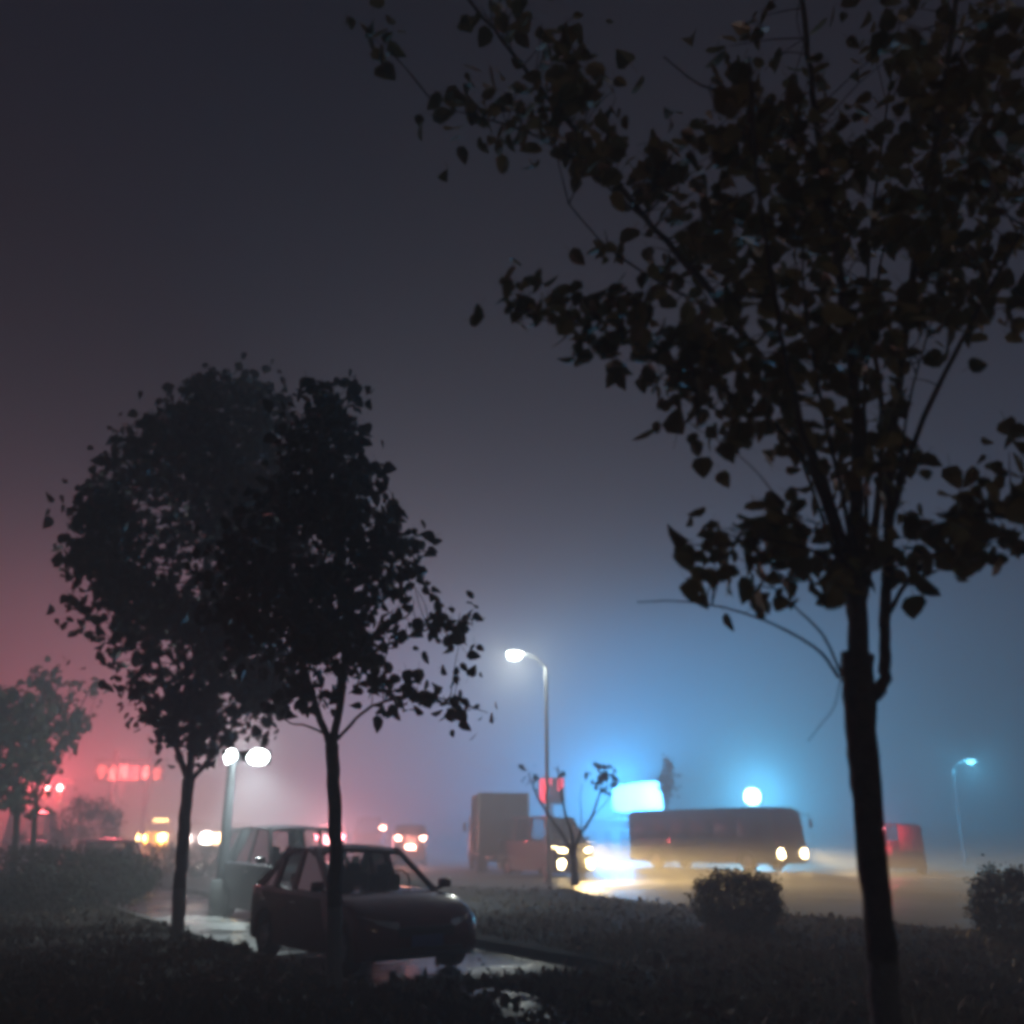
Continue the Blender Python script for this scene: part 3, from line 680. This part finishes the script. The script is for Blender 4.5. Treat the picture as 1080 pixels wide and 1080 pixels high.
tx = coming("yellow van taxi with warm headlamps and a lit roof sign far left", "taxi", 168, 64, -84, paint_yel, M_warm2, 1900, (1, .55, .16), "road_taxi")
MB().box((.6, 0, 2.48), (.25, .9, .22), bev=.04).build("roof_sign", emit("lit amber roof sign", (1, .6, .2), 14), tx)
coming("oncoming van with dazzling white headlamps beside the dense tree trunk", "van", 210, 60, -80, paint_mid, M_white2, 2600, (1, .80, .66), rr_=.34)
coming("oncoming van with warm headlamps between the light pole and grey estate", "van", 247, 66, -80, paint_mid, M_warm2, 700, (1, .6, .3), rr_=.17)

# ---- lorry seen from behind, and the van with the headlamps
def lorry():
    t = thing("box_lorry", "tall dark box lorry seen from behind left of the bare verge tree", "lorry", (*at(522, 900, 47)[:2], 0), R(97), "traffic on the far road")
    pc = mat("dull blue lorry cab paint", (.10, .11, .13), .4, noise=.15, coat=.4); pb = mat("weathered lorry box", (.08, .06, .055), .7, noise=.3, nscale=2)
    W = 2.0; hw = W / 2; idf = lambda k: (lambda x, z: (x - (k if x > 2.9 else 0), z - (k * .4 if z > 2 else 0)))
    cab = [(1.75, .55), (1.75, 2.35), (1.95, 2.5), (2.9, 2.48), (3.25, 1.55), (3.38, 1.25), (3.4, .45), (3.1, .38)] + arc(2.5, .42, .5, 20, 160, 8) + [(1.95, .55)]
    MB().prism(cab, [(-hw, idf(.10)), (-hw * .93, idf(.03)), (0, idf(0)), (hw * .93, idf(.03)), (hw, idf(.10))]).build("cab", pc, t)
    MB().add([(3.285, -.9, 1.5), (3.285, .9, 1.5), (2.955, .86, 2.38), (2.955, -.86, 2.38)], [(0, 1, 2, 3)]).build("windscreen", mat("dark windscreen", (.02, .022, .025), .08, noise=.1), t)
    for s in (-1, 1):
        MB().box((2.35, s * (hw + .004), 1.9), (.8, .012, .62), bev=.004).build("side_window", MATS["dark windscreen"], t)
        MB().box((3.1, s * (hw + .2), 1.95), (.08, .16, .42), bev=.02).tube([(3.0, s * hw, 2.1), (3.08, s * (hw + .18), 2.12)], .015, 6).build("wing_mirror", M_trim, t)
        MB().box((-3.44, s * .8, .82), (.06, .26, .12), bev=.02).build("tail_light", M_redlens, t)
        MB().box((-3.6, s * .5, 2.05), (.03, .96, 2.4), bev=.01).tube([(-3.63, s * .12, 1.0), (-3.63, s * .12, 3.1)], .018, 6).build("rear_door", pb, t)
        MB().box((-2.2, s * (hw - .2), .28), (.02, .5, .5)).build("mud_flap", M_black, t)
    bx = MB().box((-1.35, 0, 2.05), (4.46, W + .12, 2.6), bev=.04)
    for s in (-1, 1):
        for k in range(10): bx.box((-3.3 + k * .43, s * (hw + .075), 2.05), (.05, .03, 2.4))
    bx.build("cargo_box", pb, t)
    for s in (-1, 1): MB().box((-3.52, s * (hw + .09), 2.1), (.09, .08, 2.55), bev=.015).build("corner_post", mat("pale steel", (.42, .42, .36), .4, .3, noise=.15), t)
    MB().box((-.6, 0, .66), (5.6, .8, .16), bev=.02).build("chassis", M_trim, t)
    for x in (2.5, -2.2):
        for s in (-1, 1): wheel(t, x, s * (hw - .15), .42, .28)
    MB().box((-3.5, 0, .55), (.08, W * .9, .12), bev=.02).build("rear_bumper", M_trim, t)
lorry()
hv = car("headlamp_van", "dark van with four glaring warm headlamps behind the bare verge tree", "van", (*at(573, 900, 42.2)[:2], 0), DANG, mat("dark blue van paint", (.03, .033, .045), .4, noise=.15, coat=.4), L_=4.8, W=1.9, H=2.35, wb=2.9, r=.34, belt=1.4, hood=1.2, cowl=1.75, rf=1.1,
         rr=-2.2, cr=-2.35, bpil=.35, cpil=-.9, nose=1.06, group=RG, head=M_warmhead, hp=P_HEAD * 1.9, hcol=(1, .66, .24), detail=False)
for s_ in (-1, 1):
    MB().lathe([(.001, .04), (.16, .03), (.18, 0)], (2.33, s_ * .68, .50), 'x', 18).build("fog_light", M_warmhead, hv)
def bus():
    t = thing("bus", "long dim bus with two warm headlamps in the middle of the road", "bus", (*at(752, 900, 49.5)[:2], 0), DANG + R(6), "traffic on the far road")
    W = 2.35; hw = W / 2; Lb = 9.4; f = Lb / 2
    fn = lambda k: (lambda x, z: (x - math.copysign(k, x) * (1 if abs(x) > f - .5 else 0), z - (k * .9 if z > 2.3 else 0)))
    prof = [(-f, .45), (-f, 2.6), (-f + .25, 2.82), (f - .55, 2.82), (f - .22, 2.65), (f - .04, 1.3), (f, 1.05), (f, .42), (f - .2, .34), (3.55, .34)] + arc(3.0, .45, .52, 10, 170, 9) + [(2.4, .34), (-2.2, .34)] + arc(-2.75, .45, .52, 10, 170, 9) + [(-3.35, .34), (-f + .1, .38)]
    MB().prism(prof, [(-hw, fn(.14)), (-hw * .96, fn(.05)), (-hw * .88, fn(.01)), (0, fn(-.02)), (hw * .88, fn(.01)), (hw * .96, fn(.05)), (hw, fn(.14))]).build("body", paint_bus, t)
    dg = mat("dark bus glass", (.02, .022, .028), .35, noise=.1)
    MB().add([(f - .035, -1.0, 1.3), (f - .035, 1.0, 1.3), (f - .185, .98, 2.5), (f - .185, -.98, 2.5)], [(0, 1, 2, 3)]).build("windscreen", dg, t)
    for s in (-1, 1):
        for k in range(6): MB().box((-3.9 + k * 1.42, s * (hw + .003), 1.85), (1.3, .014, .85), bev=.004).build("side_window", dg, t)
        MB().box((0, s * (hw + .004), 1.12), (8.4, .012, .16)).build("side_stripe", mat("faded red stripe", (.06, .03, .035), .5, noise=.2), t)
        MB().lathe([(.001, .03), (.2, .024), (.22, 0)], (f + .0, s * .85, .78), 'x', 18).build("headlight", M_warmhead, t)
        if s > 0: lamp('SPOT', t, (f + .12, s * .6, .78), P_HEAD * 1.5, (1, .72, .32), .35, (1, 0, -.16), 23, .6, 4.0)
        MB().tube([(f - .2, s * hw, 2.5), (f + .1, s * (hw + .15), 2.45), (f + .14, s * (hw + .17), 2.3)], .02, 6).box((f + .14, s * (hw + .17), 2.1), (.07, .18, .36), bev=.02).build("wing_mirror", M_trim, t)
        for x in (3.0, -2.75): wheel(t, x, s * (hw - .16), .45, .28)
    MB().box((f - .25, 0, 2.68), (.1, 1.3, .18), bev=.02).build("destination_board", M_trim, t)
    MB().box((f + .01, 0, .5), (.05, 1.9, .2), bev=.03).build("bumper", M_trim, t)
    MB().box((f + .005, 0, .98), (.03, 1.0, .16), bev=.01).build("grille", M_trim, t)
bus()
rv = car("road_van", "red van with a glowing high tail lamp right of the near trunk", "van", placed_o(950, 45), R(72), paint_red, L_=4.2, W=1.75, H=2.1, wb=2.6, r=.3, belt=1.35, hood=1.0, cowl=1.5, rf=1.0, rr=-1.85, cr=-2.0, bpil=.3, cpil=-.8, nose=.85, group=RG, detail=False)
MB().box((-2.14, .80, 1.86), (.05, .22, .12), bev=.02).build("high_tail_light", emit("hot pink red lamp", (1, .3, .36), 40), rv)
lamp('POINT', rv, (-2.4, .80, 1.86), 200, (1, .08, .15), .08)
MB().box((-2.13, .62, .95), (.04, .34, .34), bev=.02).build("glow_panel", emit("self glowing red panel", (1, .05, .12), .8), rv)  # red glow is put into the panel itself, which is no lamp
MB().box((-2.135, -.35, 1.45), (.03, .95, 1.05), bev=.02).build("rear_door", mat("faded red door", (.45, .08, .1), .5, noise=.2), rv)

# ------------------------------------------------------------------ lamps, signs, signals
M_pole = mat("galvanised steel pole", (.28, .29, .30), .45, .6, noise=.2, nscale=5)
M_dpole = mat("dark painted steel pole", (.018, .018, .02), .5, .3, noise=.2, nscale=5)
M_cool = emit("cool white lamp", (.86, 1, .97), 110)
M_conc = mat("concrete plinth", (.05, .05, .048), .8, noise=.3, nscale=6, bump=.4)
# floodlight in the parking lane
pf = ground(230, 966); fl = thing("floodlight_pole", "short thick pole with two dazzling white floodlights among the parked cars", "floodlight", (pf.x, pf.y, 0), 0)
top = at(226, 800, pf.y); zt = top.z
MB().tube([(0, 0, .6), (0, 0, zt * .6), (0, 0, zt + .02)], [.115, .105, .095], 16).build("pole", M_dpole, fl)
MB().box((0, 0, .35), (.36, .36, .72), bev=.03).build("plinth", M_conc, fl)
MB().tube([(-.12, 0, zt), (.62, 0, zt - .03)], .03, 8).build("crossbar", M_dpole, fl)
for dx, pw, sx in ((-.04, P_FLOOD, .26), (.56, P_FLOOD * 1.4, .46)):
    h = MB().box((dx, .06, zt + .03), (sx + .08, .14, .34), bev=.065).build("floodlight_head", M_dpole, fl)
    ln = MB().lathe([(.001, -.10), (.10, -.09), (.15, -.05), (.165, 0)], (0, 0, 0), 'y', 22); kx = sx / .33
    ln.v = [(dx + x * kx, -.01 + y, zt + .03 + z) for x, y, z in ln.v]; ln.build("lens", emit("floodlight lens", (.84, 1, .99), 110), h)
    if dx > 0: lamp('POINT', fl, (dx - .2, -.45, zt), pw * .26, (.80, .97, 1), .3)
    if dx > 0: lamp('SPOT', fl, (dx - .2, -.35, zt), pw * 1.7, (.80, .97, 1), .2, (.35, .1, -1), 112, .8)
# street lamps
def street_lamp(label, pxp, pyt, Y, arms, power, lc=(.95, 1, .84), lens=None, group="street lamps"):
    b = at(pxp, 900, Y); tp = at(pxp, pyt, Y); H = tp.z; t = thing("street_lamp", label, "street lamp", (b.x, b.y, 0), 0, group)
    MB().tube([(0, 0, 0), (0, 0, H * .5), (0, 0, H)], [.10, .075, .05], 12).build("pole", M_pole, t)
    MB().lathe([(.2, 0), (.2, .04), (.12, .06), (.12, .5), (.1, .52)], (0, 0, 0), 'z', 16).build("base", M_pole, t)
    for L_, rise, lit in arms:
        s = 1 if L_ > 0 else -1
        MB().tube([(0, 0, H - .05), (L_ * .4, 0, H + rise * .6), (L_, 0, H + rise)], [.035, .03, .025], 8).build("arm", M_pole, t)
        h = MB().box((L_ + s * .22, 0, H + rise + .02), (.62, .26, .11), bev=.04).build("lamp_head", M_pole, t)
        if lit:
            MB().lathe([(.001, -.24), (.18, -.19), (.27, -.07), (.29, 0)], (L_ + s * .24, 0, H + rise - .03), 'z', 16).build("lens", lens or M_cool, h)
            lamp('POINT', t, (L_ + s * .24, 0, H + rise - .42), power, lc, .3)
    return t
street_lamp("tall single armed street lamp with a bright white head above the lorry", 578, 703, 35, [(-.92, .52, True)], P_STREET)
street_lamp("faint distant street lamp at the far right in the haze", 1017, 812, 58, [(.95, .6, True)], P_FAR, (.10, .62, 1), lens=emit("pale teal lamp", (.3, .85, 1), 9))
# globe lamp
gp = at(798, 900, 57); gz = at(798, 840, 57).z; gl = thing("globe_lamp", "blazing round lamp on a short post behind the bus", "lamp post", (gp.x, gp.y, 0))
MB().tube([(0, 0, 0), (0, 0, gz - .25)], [.08, .06], 12).lathe([(.16, 0), (.16, .3), (.09, .36)], (0, 0, 0), 'z', 14).build("post", M_dpole, gl)
MB().lathe([(.001, -.46), (.28, -.38), (.44, -.14), (.46, .10), (.3, .38), (.001, .46)], (0, 0, gz), 'z', 20).build("globe", emit("cyan white globe", (.42, .82, 1), 45), gl)
lamp('POINT', gl, (0, -1.0, gz), P_GLOBE, (.10, .58, 1), .5)
# lit sign over a low shop
a = at(646, 839, 70); b_ = at(699, 843, 62); mid = (a + b_) / 2; dirs = (b_ - a); Ls = dirs.length; ang = math.atan2(dirs.y, dirs.x); zc = mid.z
shop = thing("low_shop", "low flat roofed shop under the glowing blue white sign", "building", (mid.x + 1.2, mid.y + 3.0, 0), ang)
hs_ = zc - 1.55
MB().box((0, 0, hs_ / 2), (Ls + 3, 5, hs_)).build("wall", mat("grey shop render", (.22, .23, .26), .8, noise=.2, nscale=1), shop)
MB().box((0, 0, hs_ + .1), (Ls + 3.5, 5.6, .2), bev=.03).build("roof", mat("dark flat roof", (.07, .07, .08), .8, noise=.2), shop)
for k in range(4):
    w_ = MB().box((-Ls / 2 - .2 + k * (Ls + .4) / 3, -2.52, hs_ * .5), (1.3, .06, 1.3), bev=.01).build("window", mat("dark shop glass", (.02, .025, .03), .1, noise=.1), shop)
MB().box((Ls / 2 + 1.0, -2.52, 1.02), (.9, .07, 2.04), bev=.01).build("door", mat("shop door", (.1, .1, .12), .5, noise=.1), shop)
sg = thing("lit_sign", "overexposed blue white light box sign above the low shop", "sign", (mid.x, mid.y, 0), ang)
MB().box((0, .12, zc), (Ls + .1, .16, 1.95), bev=.05).build("sign_case", M_dpole, sg)
sgm = MB(); n = 10; top_ = []; bot = []
for i in range(n + 1):
    u = i / n * 2 - 1; k = (1 - abs(u) ** 6 * .35); top_.append((u * Ls / 2 * .99, .0, zc + .92 * k)); bot.append((u * Ls / 2 * .99, .0, zc - .92 * (k if u < 0 else 1)))
vs = top_ + bot; fs = [(i, i + 1, n + 2 + i, n + 1 + i) for i in range(n)]
sgm.add(vs, fs); sgm.build("light_panel", emit("blue white light box", (.22, .58, 1), 13), sg)
for x in (-Ls * .35, Ls * .35): MB().tube([(x, .16, hs_ * .3), (x, .16, zc - .9)], .06, 8).build("support", M_dpole, sg)
lamp('POINT', sg, (0, -1.4, zc + .1), P_SIGN, (.04, .43, 1), 1.0)

# red traffic signal
yS = 52; bp_ = at(20, 900, yS); za = at(40, 824, yS).z
sig = thing("traffic_signal", "traffic signal on a mast arm showing two red lights", "traffic light", (bp_.x, bp_.y, 0))
xe = at(80, 827, yS).x - bp_.x
MB().tube([(0, 0, 0), (0, 0, za + .2)], [.12, .09], 12).build("pole", M_dpole, sig)
MB().tube([(0, 0, za + .12), (xe, 0, za + .02)], [.07, .05], 10).build("mast_arm", M_dpole, sig)
M_sig = emit("red signal light", (1, .2, .18), 160)
for px in (52, 66):
    x = at(px, 830, yS).x - bp_.x; z = at(px, 831, yS).z
    h = MB().box((x, -.1, z - .38), (.36, .2, 1.1), bev=.04).build("signal_head", M_trim, sig)
    MB().tube([(x, -.12, z - .95), (x, -.12, za + .05)], .03, 6).build("bracket", M_dpole, sig)
    for k, mm in enumerate((M_sig, mat("dark amber lens", (.06, .04, .01), .2, noise=.1), mat("dark green lens", (.01, .05, .03), .2, noise=.1))):
        MB().lathe([(.001, -.05), (.12, -.03), (.15, 0)], (x, -.2, z - k * .36), 'y', 18).build("signal_lens", mm, h)
        MB().lathe([(.165, -.16), (.165, 0)], (x, -.2, z - k * .36), 'y', 18).build("visor", M_trim, h)
    if px > 60: lamp('POINT', sig, (x - .35, -.9, z), P_SIGNAL * 2, (1, .10, .12), .5)

# LED message board with characters
GLY = [
["..##.##..", ".##.#.##.", "#..###..#", "#.##.##.#", "#..###..#", ".#..#..#.", "..#.#.#..", "...###...", "....#...."],
["....#....", "...#.#...", "..#...#..", ".#.###.#.", "#...#...#", ".#######.", "..#.#.#..", "...###...", "#########"],
["##..####.", "#.#.#..#.", "#.#.#..#.", "##..####.", "#.#.#..#.", "#.#.#..#.", "##..####.", "#...#..#.", "#...#..#."],
["#........", ".#..####.", ".....#...", "#....#...", ".#...#...", ".....#...", "..#..#...", ".#...#...", "#..######"],
["...#.....", "..#####..", ".#.#.#...", "...##....", ".##..##..", "#.####..#", "..#.##...", "..####...", "..#..#..."],
["....#....", ".#..#..#.", "..#.#.#..", "#########", "#.......#", "..#####..", "..#...#..", ".#.###.#.", "#..###..#"]]
def led_board():
    yL = 58; a = at(99, 813, yL); b_ = at(173, 816, yL); mid = (a + b_) / 2; W = (b_ - a).length; Hh = .98
    t = thing("led_message_board", "long board of red glowing characters high above the road", "sign", (mid.x, mid.y, 0), math.atan2((b_ - a).y, (b_ - a).x))
    MB().box((0, .1, mid.z), (W, .16, Hh), bev=.03).build("board", M_trim, t)
    for x in (-W * .24, W * .26): MB().tube([(x, .28, 0), (x, .28, mid.z + 1.3)], [.14, .10], 10).build("post", M_dpole, t)
    MB().box((0, .3, mid.z + .7), (W * 1.05, .12, .14), bev=.02).build("crossbeam", M_dpole, t)
    pitch = W / 76
    for gi, g in enumerate(GLY):
        m = MB()
        for r_, row in enumerate(g):
            for c_, ch in enumerate(row):
                if ch == '#': m.box((-W / 2 + pitch * (4 + gi * 12 + c_ + .5), .008, mid.z + (4 - r_) * Hh / 11), (pitch * .9, .02, Hh / 11 * .8))
        m.build("character", emit("red led" if gi != 4 else "hot red led", (1, .10, .09) if gi else (1, .06, .06), (7, 11, 11, 4.5, 11, 4)[gi]) if False else emit("red led %d" % (gi,), (1, .2, .16), (6, 12, 12, 6, 12, 4.5)[gi]), t)
    lamp('POINT', t, (0, -1.0, mid.z), 2400, (1, .12, .14), .8)
led_board()
def small_red_sign():
    yL = 52; c0 = at(582, 834, yL); t = thing("red_led_sign", "small dim red lit sign behind the bare verge tree branches", "sign", (c0.x, c0.y, 0))
    MB().box((0, .08, c0.z), (1.35, .12, 1.35), bev=.03).build("board", M_trim, t)
    MB().tube([(0, .16, 0), (0, .16, c0.z)], .07, 10).build("post", M_dpole, t)
    m = MB(); P = ["####..##", "####..##", "##....##", "###...#.", "###.....", "##......", "##......", ".#......"]
    for r_, row in enumerate(P):
        for c_, ch in enumerate(row):
            if ch == '#': m.box((-.62 + (c_ + .5) * .155, .005, c0.z + .54 - r_ * .155), (.135, .03, .135))
    m.build("characters", emit("dim red led", (1, .08, .13), 5), t)
    lamp('POINT', t, (-.3, -.3, c0.z), 60, (1, .05, .1), .2)
small_red_sign()

# ------------------------------------------------------------------ haze
hz = MB().box((0, 0, 7.5), (390, 390, 18)).build("haze", None or mat("tmp", (1, 1, 1)), smooth=False)
m = bpy.data.materials.new("night mist"); m.use_nodes = True; t = m.node_tree; t.nodes.clear()
pv = t.nodes.new("ShaderNodeVolumePrincipled"); pv.inputs["Color"].default_value = (.93, .93, .95, 1)
pv.inputs["Density"].default_value = HAZE_DENSITY; pv.inputs["Anisotropy"].default_value = 0.0
oo = t.nodes.new("ShaderNodeOutputMaterial"); t.links.new(pv.outputs[0], oo.inputs["Volume"])
m.cycles.volume_sampling = "EQUIANGULAR"; hz.data.materials.clear(); hz.data.materials.append(m); hz.display_type = 'WIRE'
tag(hz, "thin night mist hanging over the whole street", "haze", kind='stuff')
